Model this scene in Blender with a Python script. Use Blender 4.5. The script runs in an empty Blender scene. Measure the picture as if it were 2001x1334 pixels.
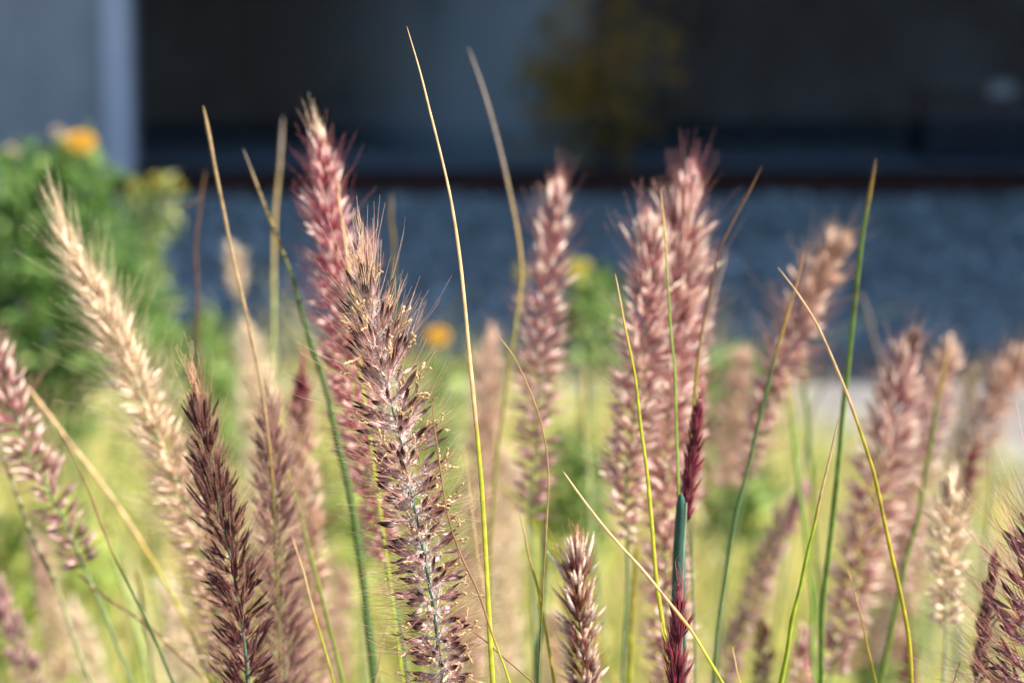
import bpy, math, random
import numpy as np
from mathutils import Vector

random.seed(7)
rng = np.random.default_rng(11)
S = bpy.context.scene
C = S.collection
R = math.radians

# ------------------------------------------------------------------ camera
W, H = 2001.0, 1334.0
LENS = 85.0
F = LENS / 36.0 * W
CAMZ = 1.15
PITCH = math.atan((667 + 100) / F)
FOCUS = 0.80
cam_d = bpy.data.cameras.new('camera')
cam = bpy.data.objects.new('camera', cam_d)
C.objects.link(cam)
cam.location = (0, 0, CAMZ)
cam.rotation_euler = (math.pi / 2 - PITCH, 0, 0)
cam_d.lens = LENS
cam_d.sensor_width = 36
cam_d.clip_start = 0.02
cam_d.clip_end = 500
cam_d.dof.use_dof = True
cam_d.dof.focus_distance = FOCUS
cam_d.dof.aperture_fstop = 10.0
cam_d.dof.aperture_blades = 0
S.camera = cam
FW = np.array([0, math.cos(PITCH), -math.sin(PITCH)])
UP = np.array([0, math.sin(PITCH), math.cos(PITCH)])
RT = np.array([1.0, 0, 0])
CAM = np.array([0, 0, CAMZ])


def P(x, y, D):
    """point at distance D along the view for a place in the photograph"""
    return CAM + D * (FW + (x - W / 2) / F * RT - (y - H / 2) / F * UP)


def PY(x, y, Y):
    """point on the vertical plane at world Y"""
    d = FW + (x - W / 2) / F * RT - (y - H / 2) / F * UP
    return CAM + d * (Y / d[1])


def srgb(r, g, b):
    f = lambda c: c / 12.92 if c <= .04045 else ((c + .055) / 1.055) ** 2.4
    return np.array([f(r / 255), f(g / 255), f(b / 255)])


# ------------------------------------------------------------------ mesh helpers
class Mesh:
    """collects tubes and leaves, links them as one mesh object"""
    def __init__(self):
        self.v, self.f, self.c, self.n = [], [], [], 0

    def add(self, v, f, c):
        self.v.append(v.reshape(-1, 3)); self.f.append(f.reshape(-1, 4) + self.n)
        self.c.append(c.reshape(-1, 3)); self.n += v.size // 3

    def tubes(self, pts, rad, col, sides=3, ref=None, flat=1.0):
        # pts (n,k,3) rad (n,k) col (n,k,3)
        n, k, _ = pts.shape
        t = np.gradient(pts, axis=1)
        t /= np.linalg.norm(t, axis=2, keepdims=True) + 1e-12
        if ref is None:
            ref = rng.normal(size=(n, 1, 3))
        u = np.cross(t, np.broadcast_to(ref, t.shape))
        u /= np.linalg.norm(u, axis=2, keepdims=True) + 1e-12
        w = np.cross(t, u)
        a = np.arange(sides) * 2 * np.pi / sides
        ring = (np.cos(a)[None, None, :, None] * u[:, :, None] +
                np.sin(a)[None, None, :, None] * w[:, :, None] * flat)
        v = pts[:, :, None] + ring * rad[:, :, None, None]
        idx = np.arange(n * k * sides).reshape(n, k, sides)
        i0 = idx[:, :-1]; i1 = idx[:, 1:]
        f = np.stack([i0, np.roll(i0, -1, 2), np.roll(i1, -1, 2), i1], axis=-1)
        c = np.repeat(col[:, :, None], sides, axis=2)
        self.add(v, f, c)

    def leaves(self, base, dirv, nor, L, wd, col, bend=.15, prof=(.08, .8, 1., .7, .04)):
        # strip leaves with a crease, n leaves
        n = len(base); k = len(prof)
        s = np.linspace(0, 1, k)
        side = np.cross(dirv, nor); side /= np.linalg.norm(side, axis=1, keepdims=True) + 1e-9
        nn = np.cross(side, dirv)
        cen = (base[:, None] + dirv[:, None] * (L[:, None] * s)[:, :, None]
               - nn[:, None] * (L[:, None] * bend * s ** 2)[:, :, None])
        hw = wd[:, None] * np.array(prof) * .5
        l = cen + side[:, None] * hw[:, :, None] + nn[:, None] * hw[:, :, None] * .3
        r = cen - side[:, None] * hw[:, :, None] + nn[:, None] * hw[:, :, None] * .3
        v = np.stack([l, cen, r], axis=2)
        idx = np.arange(n * k * 3).reshape(n, k, 3)
        i0 = idx[:, :-1]; i1 = idx[:, 1:]
        f = np.stack([i0[:, :, :-1], i0[:, :, 1:], i1[:, :, 1:], i1[:, :, :-1]], axis=-1)
        c = np.broadcast_to(col[:, None, None], (n, k, 3, 3)).copy()
        self.add(v, f, c)

    def build(self, name, mat, parent=None, origin=(0, 0, 0)):
        v = np.concatenate(self.v) - np.array(origin)
        f = np.concatenate(self.f); c = np.concatenate(self.c)
        me = bpy.data.meshes.new(name)
        me.vertices.add(len(v)); me.vertices.foreach_set('co', v.astype(np.float32).ravel())
        me.loops.add(f.size); me.loops.foreach_set('vertex_index', f.astype(np.int32).ravel())
        me.polygons.add(len(f))
        me.polygons.foreach_set('loop_start', np.arange(0, f.size, 4, dtype=np.int32))
        me.polygons.foreach_set('use_smooth', np.ones(len(f), dtype=bool))
        at = me.attributes.new('tint', 'FLOAT_COLOR', 'POINT')
        at.data.foreach_set('color', np.concatenate([np.clip(c, 0, 1), np.ones((len(c), 1))], 1).astype(np.float32).ravel())
        me.update(calc_edges=True)
        me.materials.append(mat)
        o = bpy.data.objects.new(name, me); C.objects.link(o)
        if parent is not None:
            o.parent = parent
        else:
            o.location = origin
        return o


def empty(name, loc, label, cat, group=None):
    o = bpy.data.objects.new(name, None); C.objects.link(o)
    o.location = loc; o.empty_display_size = .02
    return tag(o, label, cat, group)


def tag(o, label=None, cat=None, group=None, kind=None):
    if label: o['label'] = label
    if cat: o['category'] = cat
    if group: o['group'] = group
    if kind: o['kind'] = kind
    return o


def box_verts(x0, x1, y0, y1, z0, z1):
    v = [(x0, y0, z0), (x1, y0, z0), (x1, y1, z0), (x0, y1, z0), (x0, y0, z1), (x1, y0, z1), (x1, y1, z1), (x0, y1, z1)]
    f = [(0, 3, 2, 1), (4, 5, 6, 7), (0, 1, 5, 4), (1, 2, 6, 5), (2, 3, 7, 6), (3, 0, 4, 7)]
    return v, f


def boxes(name, lst, mat, parent=None, bevel=0):
    V, Fc = [], []
    for b in lst:
        v, f = box_verts(*b)
        Fc += [tuple(i + len(V) for i in q) for q in f]; V += v
    me = bpy.data.meshes.new(name); me.from_pydata(V, [], Fc); me.update()
    me.materials.append(mat)
    o = bpy.data.objects.new(name, me); C.objects.link(o)
    if parent: o.parent = parent
    if bevel:
        m = o.modifiers.new('bevel', 'BEVEL'); m.width = bevel; m.segments = 2
    return o


# ------------------------------------------------------------------ materials
def newmat(name):
    m = bpy.data.materials.new(name); m.use_nodes = True
    nt = m.node_tree; nt.nodes.clear()
    return m, nt, nt.nodes, nt.links


def plant_mat(name, trans=.35, rough=.5, spec=.3, noise_scale=900., var=.35, sheen=0.):
    """vertex tint of the tissue, varied by noise, partly translucent"""
    m, nt, N, L = newmat(name)
    out = N.new('ShaderNodeOutputMaterial')
    at = N.new('ShaderNodeAttribute'); at.attribute_name = 'tint'
    tc = N.new('ShaderNodeTexCoord')
    no = N.new('ShaderNodeTexNoise'); no.inputs['Scale'].default_value = noise_scale; no.inputs['Detail'].default_value = 2
    L.new(tc.outputs['Object'], no.inputs['Vector'])
    mr = N.new('ShaderNodeMapRange')
    mr.inputs['From Min'].default_value = .25; mr.inputs['From Max'].default_value = .75
    mr.inputs['To Min'].default_value = 1 - var; mr.inputs['To Max'].default_value = 1 + var
    L.new(no.outputs['Fac'], mr.inputs['Value'])
    mul = N.new('ShaderNodeVectorMath'); mul.operation = 'SCALE'
    L.new(at.outputs['Color'], mul.inputs[0]); L.new(mr.outputs['Result'], mul.inputs['Scale'])
    pb = N.new('ShaderNodeBsdfPrincipled')
    pb.inputs['Roughness'].default_value = rough
    pb.inputs['Specular IOR Level'].default_value = spec
    L.new(mul.outputs[0], pb.inputs['Base Color'])
    tr = N.new('ShaderNodeBsdfTranslucent'); L.new(mul.outputs[0], tr.inputs['Color'])
    mx = N.new('ShaderNodeMixShader'); mx.inputs['Fac'].default_value = trans
    L.new(pb.outputs[0], mx.inputs[1]); L.new(tr.outputs[0], mx.inputs[2])
    L.new(mx.outputs[0], out.inputs['Surface'])
    return m


def surf_mat(name, col_a, col_b, scale=20., rough=.7, spec=.3, bump=0., bscale=80., kind='noise', metal=0.):
    m, nt, N, L = newmat(name)
    out = N.new('ShaderNodeOutputMaterial')
    pb = N.new('ShaderNodeBsdfPrincipled')
    tc = N.new('ShaderNodeTexCoord')
    if kind == 'voronoi':
        tx = N.new('ShaderNodeTexVoronoi'); tx.inputs['Scale'].default_value = scale
        sep = N.new('ShaderNodeSeparateColor'); L.new(tx.outputs['Color'], sep.inputs[0]); fac = sep.outputs[0]
    else:
        tx = N.new('ShaderNodeTexNoise'); tx.inputs['Scale'].default_value = scale; tx.inputs['Detail'].default_value = 6
        fac = tx.outputs['Fac']
    L.new(tc.outputs['Object'], tx.inputs['Vector'])
    cr = N.new('ShaderNodeValToRGB')
    cr.color_ramp.elements[0].position = .3; cr.color_ramp.elements[1].position = .7
    cr.color_ramp.elements[0].color = (*col_a, 1); cr.color_ramp.elements[1].color = (*col_b, 1)
    L.new(fac, cr.inputs['Fac']); L.new(cr.outputs['Color'], pb.inputs['Base Color'])
    pb.inputs['Roughness'].default_value = rough; pb.inputs['Specular IOR Level'].default_value = spec
    pb.inputs['Metallic'].default_value = metal
    if bump:
        b = N.new('ShaderNodeBump'); b.inputs['Strength'].default_value = bump; b.inputs['Distance'].default_value = .02
        if kind == 'voronoi':
            L.new(tx.outputs['Distance'], b.inputs['Height']); b.invert = True
        else:
            t2 = N.new('ShaderNodeTexNoise'); t2.inputs['Scale'].default_value = bscale
            L.new(tc.outputs['Object'], t2.inputs['Vector']); L.new(t2.outputs['Fac'], b.inputs['Height'])
        L.new(b.outputs[0], pb.inputs['Normal'])
    L.new(pb.outputs[0], out.inputs['Surface'])
    return m


M_spike = plant_mat('spikelet_tissue', .34, .42, .32, 1400, .35)
M_brist = plant_mat('bristle_tissue', .6, .45, .4, 500, .2)
M_blade = plant_mat('blade_tissue', .35, .5, .22, 260, .28)
M_stem = plant_mat('stem_tissue', .1, .5, .2, 300, .2)
M_leaf = plant_mat('leaf_tissue', .5, .5, .3, 60, .35)
M_petal = plant_mat('petal_tissue', .4, .6, .2, 200, .15)
M_grass = plant_mat('ground_grass_tissue', .55, .5, .3, 12, .3)

# ------------------------------------------------------------------ curve helpers
def catmull(pts, n):
    p = np.array(pts, float)
    if len(p) == 2:
        p = np.array([p[0], (p[0] + p[1]) / 2, p[1]])
    q = np.vstack([2 * p[0] - p[1], p, 2 * p[-1] - p[-2]])
    seg = len(p) - 1
    u = np.linspace(0, seg, max(n * 3, 60)); i = np.minimum(u.astype(int), seg - 1); f = (u - i)[:, None]
    p0, p1, p2, p3 = q[i], q[i + 1], q[i + 2], q[i + 3]
    c = .5 * ((2 * p1) + (-p0 + p2) * f + (2 * p0 - 5 * p1 + 4 * p2 - p3) * f ** 2 + (-p0 + 3 * p1 - 3 * p2 + p3) * f ** 3)
    d = np.r_[0, np.cumsum(np.linalg.norm(np.diff(c, axis=0), axis=1))]
    s = np.linspace(0, d[-1], n)
    return np.stack([np.interp(s, d, c[:, k]) for k in range(p.shape[1])], 1)


def to_world(px, D):
    Dd = np.linspace(D[0], D[1], len(px))
    return np.array([P(a, b, d) for (a, b), d in zip(px, Dd)])


def ground_tail(w, n=14):
    """carry a stalk on from its last seen point down to the soil"""
    p = w[-1]; t = w[-1] - w[-3]; t /= np.linalg.norm(t)
    if t[2] > -.5:
        t = t + np.array([0, 0, -.8]); t /= np.linalg.norm(t)
    c = p + t * p[2] * .5
    e = np.array([p[0] + (c[0] - p[0]) * 1.25, p[1] + (c[1] - p[1]) * 1.2 + .03, -.01])
    s = np.linspace(0, 1, n + 1)[1:, None]
    return (1 - s) ** 2 * p + 2 * s * (1 - s) * c + s ** 2 * e


PLUMES = 'fountain grass plumes rising from the clump'
BLADES = 'slender grass blades rising among the plumes'

# ------------------------------------------------------------------ blades
GREEN = {'yellow': srgb(176, 178, 52), 'green': srgb(128, 150, 62), 'dark': srgb(84, 108, 58), 'olive': srgb(142, 140, 72),
         'pale': srgb(158, 168, 108), 'teal': srgb(86, 108, 76)}
DRY = {'tan': srgb(214, 182, 132), 'brown': srgb(150, 112, 78), 'grey': srgb(152, 138, 124), 'straw': srgb(205, 178, 120)}


def blade(label, pts, D, w, dry_y, green='yellow', dry='tan', soft=30, name='grass_stalk', cat='grass stalk', flat=.42):
    n = 56
    px = catmull(pts, n)
    kn = rng.normal(0, 1, (9, 2)) * w[1] * .13; kn[0] = 0
    px = px + np.stack([np.interp(np.linspace(0, 8, n), np.arange(9), kn[:, j]) for j in range(2)], 1)
    D = (D, D) if not isinstance(D, tuple) else D
    wp = to_world(px, D)
    s = np.linspace(0, 1, n)
    wid = np.interp(s, [0, .06, .5, 1], [w[0] * .45, w[0], (w[0] + w[1]) * .55, w[1]]) * np.linspace(D[0], D[1], n) / F * .385
    wid[0] *= .25
    dr = np.clip((dry_y - px[:, 1]) / soft * .5 + .5, 0, 1)[:, None]
    tail = ground_tail(wp, 14)
    jj = rng.normal(0, .06, 3)
    g = GREEN[green] * (1 + jj); b = DRY[dry] * (1 + rng.normal(0, .05))
    col = g * (1 - dr) + b * dr
    # yellowing where green turns to straw
    mid = (4 * dr * (1 - dr)); col = col * (1 - .4 * mid) + srgb(206, 160, 60) * .4 * mid
    for f_ in rng.uniform(.15, .95, rng.integers(1, 4)):
        fl = np.exp(-((s - f_) / .012) ** 2)[:, None] * rng.uniform(.3, .6); col = col * (1 - fl) + srgb(120, 84, 48) * fl
    allp = np.vstack([wp, tail]); rad = np.r_[wid, np.linspace(wid[-1], wid[-1] * 1.3, 14)]
    allc = np.vstack([col, np.repeat((g * .95)[None], 14, 0)])
    # fine irregularity of the stalk
    rad = rad * (1 + .06 * np.sin(np.linspace(0, 40, len(rad)) + rng.uniform(0, 6)))
    m = Mesh()
    ang = rng.uniform(-.7, .7)
    refv = (FW * math.cos(ang) + RT * math.sin(ang))[None, None]
    m.tubes(allp[None], rad[None], allc[None], sides=8, ref=refv, flat=flat)
    o = m.build(name, M_blade, None, tuple(allp[-1]))
    tag(o, label, cat, BLADES)
    return o


# ------------------------------------------------------------------ plumes
STY = {  # spikelet base, spikelet tip, bristle base, bristle tip, stem
    'main': (srgb(238, 200, 188), srgb(78, 22, 28), srgb(212, 136, 126), srgb(244, 214, 180), srgb(70, 118, 96)),
    'wine': (srgb(200, 150, 150), srgb(84, 30, 44), srgb(198, 100, 110), srgb(244, 196, 176), srgb(74, 112, 84)),
    'dark': (srgb(112, 48, 58), srgb(72, 20, 34), srgb(148, 74, 80), srgb(234, 196, 156), srgb(74, 112, 84)),
    'rosy': (srgb(180, 104, 108), srgb(254, 228, 204), srgb(204, 128, 130), srgb(238, 190, 174), srgb(110, 134, 80)),
    'cream': (srgb(220, 190, 152), srgb(250, 232, 198), srgb(240, 218, 180), srgb(250, 234, 200), srgb(160, 160, 110)),
    'tan': (srgb(196, 150, 130), srgb(244, 212, 180), srgb(216, 174, 146), srgb(238, 202, 160), srgb(150, 150, 98)),
    'pink': (srgb(212, 92, 110), srgb(252, 220, 204), srgb(196, 92, 112), srgb(228, 156, 152), srgb(84, 118, 88)),
    'brown': (srgb(160, 108, 104), srgb(170, 118, 112), srgb(192, 146, 132), srgb(240, 212, 172), srgb(106, 116, 78)),
    'mauve': (srgb(150, 88, 96), srgb(222, 178, 172), srgb(172, 112, 112), srgb(222, 176, 156), srgb(106, 126, 88)),
    'red': (srgb(112, 20, 38), srgb(160, 44, 66), srgb(140, 28, 50), srgb(214, 124, 128), srgb(64, 108, 90)),
    'grey': (srgb(150, 132, 104), srgb(216, 196, 152), srgb(180, 160, 116), srgb(220, 196, 148), srgb(140, 150, 98)),
    'ripe': (srgb(120, 46, 46), srgb(252, 232, 204), srgb(176, 84, 76), srgb(238, 180, 140), srgb(106, 120, 78)),
}


for k_, v_ in STY.items():
    STY[k_] = tuple(c_ * .80 + .20 * c_.mean() * np.array([1.06, .98, .99]) for c_ in v_)


def plume(label, pts, D, hw, style, awn=70, pitch=1.25, nsp=2, nbr=12, fat=1.0, tip_style=None, tip_to=.15,
          tuft=60, tuft_n=26, fuzz=0, anthers=0, stem=None, detail=1, th=(16, 68), gap=.34, name='grass_plume', closed=False,
          low_style=None, stem_w=9, spread=.22, stray=.12, hair=1.0, tip_b=None, tip_awn=.3):
    """axis pts run from the tip down in photograph places; hw = [(y, half width)] the reach of the spikelets"""
    D = (D, D) if not isinstance(D, tuple) else D
    n = 90
    px = catmull(pts, n)
    ax = to_world(px, D)
    sc = (D[0] + D[1]) / 2 / F                       # metres to one picture unit
    d = np.r_[0, np.cumsum(np.linalg.norm(np.diff(ax, axis=0), axis=1))]
    Ltot = d[-1]
    sb, stp, bb, bt, stc = STY[style]
    k_cl = max(12, int(Ltot / (pitch * 1e-3)))
    s0 = min(.2 * Ltot, (8 + awn * .12) * sc + .002)
    s = s0 + (np.arange(k_cl) + .5) / k_cl * (Ltot - s0) + rng.normal(0, .0005, k_cl)
    s = np.clip(s, s0 * .8, Ltot)
    base = np.stack([np.interp(s, d, ax[:, j]) for j in range(3)], 1)
    tg = -np.gradient(ax, axis=0); tg /= np.linalg.norm(tg, axis=1, keepdims=True)
    T = np.stack([np.interp(s, d, tg[:, j]) for j in range(3)], 1); T /= np.linalg.norm(T, axis=1, keepdims=True)
    y_c = np.interp(s, d, px[:, 1])
    hy = np.array([h[0] for h in hw], float); hv = np.array([h[1] for h in hw], float)
    reach = np.interp(y_c, hy, hv) * sc
    fr = np.clip((s - s0) / (Ltot - s0), 0, 1)
    A = np.cross(T, FW); A /= np.linalg.norm(A, axis=1, keepdims=True); B = np.cross(T, A)
    phi = np.arange(k_cl) * 2.39996 + rng.normal(0, .25, k_cl)
    rad = A * np.cos(phi)[:, None] + B * np.sin(phi)[:, None]
    theta = np.radians(np.interp(fr, [0, .04, .14, .45, 1], [th[0] * .3, th[0] * .7, th[0] + (th[1] - th[0]) * .35, th[0] + (th[1] - th[0]) * .8, th[1]])
                       + rng.normal(0, 6, k_cl) * np.interp(fr, [0, .12], [.3, 1]))
    dirv = T * np.cos(theta)[:, None] + rad * np.sin(theta)[:, None]
    full = np.clip(reach / np.maximum(np.sin(theta), .28), .0022, .024) * rng.uniform(.85, 1.12, k_cl) * np.interp(fr, [0, .12], [.55, 1])

    def styl(arr_frac, idx):
        """colour set idx along the spike, tip and foot may differ"""
        c0 = STY[style][idx]
        c = np.repeat(c0[None], len(arr_frac), 0)
        if tip_style:
            w = np.clip((tip_to - arr_frac) / (tip_to * .6), 0, 1)[:, None]
            c = c * (1 - w) + STY[tip_style][idx] * w
        if low_style:
            w = np.clip((arr_frac - .45) / .4, 0, 1)[:, None]
            c = c * (1 - w) + STY[low_style][idx] * w
        return c

    # stem and rachis
    tail = None
    stem_px = stem if stem else None
    if stem_px:
        sp = catmull([tuple(px[-1])] + stem_px, 30)
        Dl = D[1]
        sw = to_world(sp, (Dl, Dl))[1:]
    else:
        sw = np.zeros((0, 3))
    chain = np.vstack([ax[4:], sw]); tail = ground_tail(chain, 14)
    chain = np.vstack([chain, tail])
    na = len(ax) - 4
    srad = np.interp(np.arange(len(chain)), [0, na * .5, na, na + 10], [.25, .6, .85, 1.0]) * stem_w * .5 * .85e-3 * .2
    ccol = np.repeat(stc[None], len(chain), 0) * 1.0
    m = Mesh(); m.tubes(chain[None], srad[None], ccol[None], sides=8)
    basep = tuple(chain[-1])
    root = empty(name, basep, label, 'grass plume', PLUMES)
    m.build('stem', M_stem, root, basep)

    def jit(v, sig):
        w = v + rng.normal(0, sig, v.shape); return w / np.linalg.norm(w, axis=-1, keepdims=True)

    # spikelets
    m = Mesh()
    for q in range(nsp):
        dv = dirv + rng.normal(0, .10 if q == 0 else spread, dirv.shape) * np.interp(fr, [0, .15], [.3, 1])[:, None]
        dv /= np.linalg.norm(dv, axis=1, keepdims=True)
        L = full * (1 - gap) * rng.uniform(.8, 1.1, k_cl)
        b0 = base + dv * (full * gap)[:, None]
        kk = 6 if detail else 5
        t = np.linspace(0, 1, kk)
        pts_ = b0[:, None] + dv[:, None] * (L[:, None] * t)[:, :, None] + T[:, None] * (L[:, None] * .10 * t ** 2)[:, :, None]
        pr = np.interp(t, [0, .18, .45, .75, 1], [.25, .85, 1., .62, .06])
        r = (.62e-3 * fat * rng.uniform(.8, 1.2, k_cl))[:, None] * pr
        c0 = styl(fr, 0) * rng.uniform(.8, 1.2, (k_cl, 1)); c1 = styl(fr, 1) * rng.uniform(.7, 1.25, (k_cl, 1))
        tt = np.clip((t - .15) / .5, 0, 1)[None, :, None]
        col = c0[:, None] * (1 - tt) + c1[:, None] * tt
        m.tubes(pts_, r, col, sides=6 if detail else 5, flat=.75)
    # pedicels
    t = np.linspace(0, 1, 3)
    pts_ = base[:, None] + dirv[:, None] * (full[:, None] * (gap + .1) * t)[:, :, None]
    m.tubes(pts_, np.full((k_cl, 3), .28e-3 * fat), np.repeat((styl(fr, 0) * .9)[:, None], 3, 1), sides=4)
    m.build('spikelets', M_spike, root, basep)

    # bristles
    m = Mesh()
    awn_m = awn * sc
    tot = k_cl * nbr
    ii = np.repeat(np.arange(k_cl), nbr)
    dv = dirv[ii] + rng.normal(0, 1, (tot, 3)) * np.interp(fr, [0, .25], [.10, .20])[ii][:, None] * (.4 if closed else 1)
    dv /= np.linalg.norm(dv, axis=1, keepdims=True)
    lenf = np.interp(fr, [0, .1, .5, 1], [tip_awn, .5 + .4 * tip_awn, 1., .9])[ii]
    L = full[ii] * .5 + awn_m * lenf * rng.uniform(.25, .85, tot)
    longi = rng.uniform(size=tot) < stray
    L[longi] += awn_m * rng.uniform(.3, .8, longi.sum())
    kk = 7 if detail else 5
    t = np.linspace(0, 1, kk)
    b0 = base[ii] + dv * (full[ii] * gap * .6)[:, None]
    lift = rng.uniform(.02, .22, tot)[:, None] * L[:, None] * t ** 2
    wav = rng.normal(0, .02, (tot, 1, 3)) * (L[:, None] * np.sin(t * 5 + rng.uniform(0, 6, (tot, 1))))[:, :, None]
    pts_ = b0[:, None] + dv[:, None] * (L[:, None] * t)[:, :, None] + T[ii][:, None] * lift[:, :, None] + wav * t[None, :, None]
    r = .085e-3 * hair * (1.15 - .8 * t)[None] * rng.uniform(.8, 1.3, (tot, 1)) * (1 if detail else 1.25)
    r = r * np.interp(fr, [0, .12, .3], [1.2, 1.15, 1])[ii][:, None]
    cb = styl(fr, 2)
    if tip_b:
        wq = np.clip((.16 - fr) / .1, 0, 1)[:, None]; cb = cb * (1 - wq) + STY[tip_b][2] * wq
    c0 = cb[ii] * rng.uniform(.8, 1.2, (tot, 1)); c1 = styl(fr, 3)[ii] * rng.uniform(.85, 1.15, (tot, 1))
    tt = np.clip((t - .2) / .7, 0, 1)[None, :, None]
    m.tubes(pts_, r, c0[:, None] * (1 - tt) + c1[:, None] * tt, sides=3)
    if fuzz:
        tot = k_cl * fuzz; ii = np.repeat(np.arange(k_cl), fuzz)
        dv = jit(dirv[ii], .6); L = rng.uniform(.0014, .0046, tot); t = np.linspace(0, 1, 4)
        b0 = base[ii] + dirv[ii] * (full[ii] * rng.uniform(.0, .45, tot))[:, None]
        pts_ = b0[:, None] + dv[:, None] * (L[:, None] * t)[:, :, None]
        r = .11e-3 * (1.2 - .8 * t)[None] * np.ones((tot, 1))
        cc = (srgb(252, 244, 238) * rng.uniform(.85, 1.1, (tot, 1)))[:, None].repeat(4, 1)
        m.tubes(pts_, r, cc, sides=3)
    m.build('bristles', M_brist, root, basep)
    # tuft of long hairs on the very tip
    if tuft_n:
        m = Mesh()
        tot = tuft_n
        kk = 12; t = np.linspace(0, 1, kk)
        f0 = rng.uniform(.2, 1.6, tot) * s0 / Ltot
        b0 = np.stack([np.interp(f0 * Ltot, d, ax[:, j]) for j in range(3)], 1)
        dv = jit(np.repeat(T[:1], tot, 0), .12)
        L = tuft * sc * rng.uniform(.45, 1.1, tot)
        wv = rng.normal(0, .08, (tot, 1, 3)) * (L[:, None] * np.sin(t * 7 + rng.uniform(0, 6, (tot, 1))))[:, :, None]
        pts_ = b0[:, None] + dv[:, None] * (L[:, None] * t)[:, :, None] + wv * t[None, :, None]
        r = .135e-3 * (1.2 - .8 * t)[None] * np.ones((tot, 1))
        st = STY[tip_style or style][3]
        cc = (st * rng.uniform(.85, 1.15, (tot, 1)))[:, None].repeat(kk, 1)
        m.tubes(pts_, r, cc, sides=4)
        m.build('tip_hairs', M_brist, root, basep)
    if anthers:
        m = Mesh(); kk = 14; t = np.linspace(0, 1, kk)
        wgt = np.where((rad @ RT) > -.2, 1.0, .6) * np.where((fr > .05), 1, .2)
        ii = rng.choice(k_cl, anthers, p=wgt / wgt.sum())
        dv = jit(dirv[ii], .45); side = jit(rng.normal(size=(anthers, 3)), .1)
        L = rng.uniform(.0035, .008, anthers)
        b0 = base[ii] + dirv[ii] * (full[ii] * rng.uniform(.75, 1.1, anthers))[:, None]
        curl = rng.uniform(.3, 2.4, anthers)[:, None] * t
        pts_ = b0[:, None] + dv[:, None] * (L[:, None] * np.sin(curl) / np.maximum(curl, .01) * t)[:, :, None] \
            + side[:, None] * (L[:, None] * .8 * (1 - np.cos(curl)) / np.maximum(curl, .01))[:, :, None]
        pts_ = pts_ + rng.normal(0, .00022, pts_.shape) * np.minimum(t * 3, 1)[None, :, None]
        r = rng.uniform(.26e-3, .46e-3, anthers)[:, None] * np.interp(t, [0, .35, .85, 1], [.25, .9, 1, .5])[None] * (1 + .22 * rng.normal(size=(anthers, kk)))
        cc = (srgb(226, 200, 152) * rng.uniform(.75, 1.15, (anthers, 1)))[:, None].repeat(kk, 1)
        m.tubes(pts_, np.abs(r), cc, sides=5)
        m.build('anthers', M_petal, root, basep)
    return root


plume('tall purple plume in sharp focus at centre, hung with curly yellow anthers',
      [(708, 530), (718, 590), (732, 650), (757, 760), (785, 870), (810, 990), (828, 1080), (845, 1180), (862, 1300), (885, 1440)],
      .80, [(530, 12), (580, 26), (640, 52), (760, 70), (900, 76), (1100, 74), (1250, 66), (1440, 60)], 'main', awn=125, pitch=1.28,
      nsp=3, nbr=15, fat=1.55, gap=.5, spread=.24, tuft=150, tuft_n=26, fuzz=58, anthers=230, th=(24, 88), hair=.92, tip_b='cream', tip_awn=.6)
plume('tall bright pink plume directly behind the sharp central plume',
      [(617, 236), (625, 290), (638, 400), (652, 540), (672, 680), (692, 800), (715, 900), (738, 1010), (755, 1100)],
      (1.0, 1.02), [(236, 3), (270, 12), (330, 26), (420, 40), (540, 52), (680, 58), (900, 58), (1100, 30)], 'pink', awn=72, nsp=3, nbr=14, fat=1.4,
      tip_style='cream', tip_to=.07, tuft_n=8, tuft=34, pitch=1.2, stem=[(775, 1200), (800, 1340)])
plume('dark burgundy plume left of centre with pale hairs on its pointed tip',
      [(381, 762), (388, 795), (396, 835), (415, 930), (440, 1040), (462, 1150), (480, 1280), (488, 1400)],
      .86, [(735, 5), (800, 16), (900, 33), (1000, 47), (1150, 62), (1400, 68)], 'dark', awn=70, nsp=3, nbr=18, fat=1.15, gap=.38, hair=.95,
      tuft=125, tuft_n=22, pitch=1.25, th=(7, 58), tip_awn=.3)
plume('large cream plume leaning left in front of the green bush',
      [(112, 400), (130, 470), (165, 540), (205, 615), (245, 700), (285, 790), (325, 890), (365, 990), (400, 1090), (430, 1200), (450, 1330)],
      (1.0, 1.0), [(400, 6), (470, 10), (560, 26), (640, 40), (760, 51), (1000, 56), (1330, 56)], 'cream', awn=105, nsp=3, nbr=14, fat=1.35,
      tuft=55, tuft_n=10, pitch=1.25, low_style='tan')
plume('mauve plume with sparse lower spikelets cut by the left photo edge',
      [(-45, 620), (-20, 690), (10, 770), (50, 870), (95, 960), (135, 1040), (165, 1110)],
      1.06, [(620, 30), (700, 46), (800, 54), (950, 58), (1060, 56), (1110, 44)], 'rosy', awn=75, nsp=2, nbr=11, fat=1.5, pitch=1.45, tuft_n=10,
      stem=[(205, 1200), (262, 1345)], th=(20, 78), low_style='mauve')
plume('brown plume with straw tip hairs just right of the dark burgundy plume',
      [(526, 740), (527, 790), (530, 860), (535, 950), (541, 1050), (548, 1150), (556, 1300), (560, 1400)],
      .95, [(740, 6), (800, 16), (900, 36), (1000, 48), (1150, 56), (1400, 60)], 'brown', awn=75, nsp=3, nbr=13, fat=1.1, tip_style='cream', tip_to=.14,
      tuft=70, tuft_n=24, th=(10, 56))
plume('tan plume with a dark red upper end behind the brown plume',
      [(591, 715), (588, 780), (586, 850), (591, 960), (598, 1080), (606, 1250), (612, 1380)],
      1.15, [(715, 8), (780, 16), (860, 34), (960, 44), (1250, 48)], 'tan', awn=60, nsp=3, nbr=11, fat=1.5, tip_style='red', tip_to=.22, tuft=45, detail=0)
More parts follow.
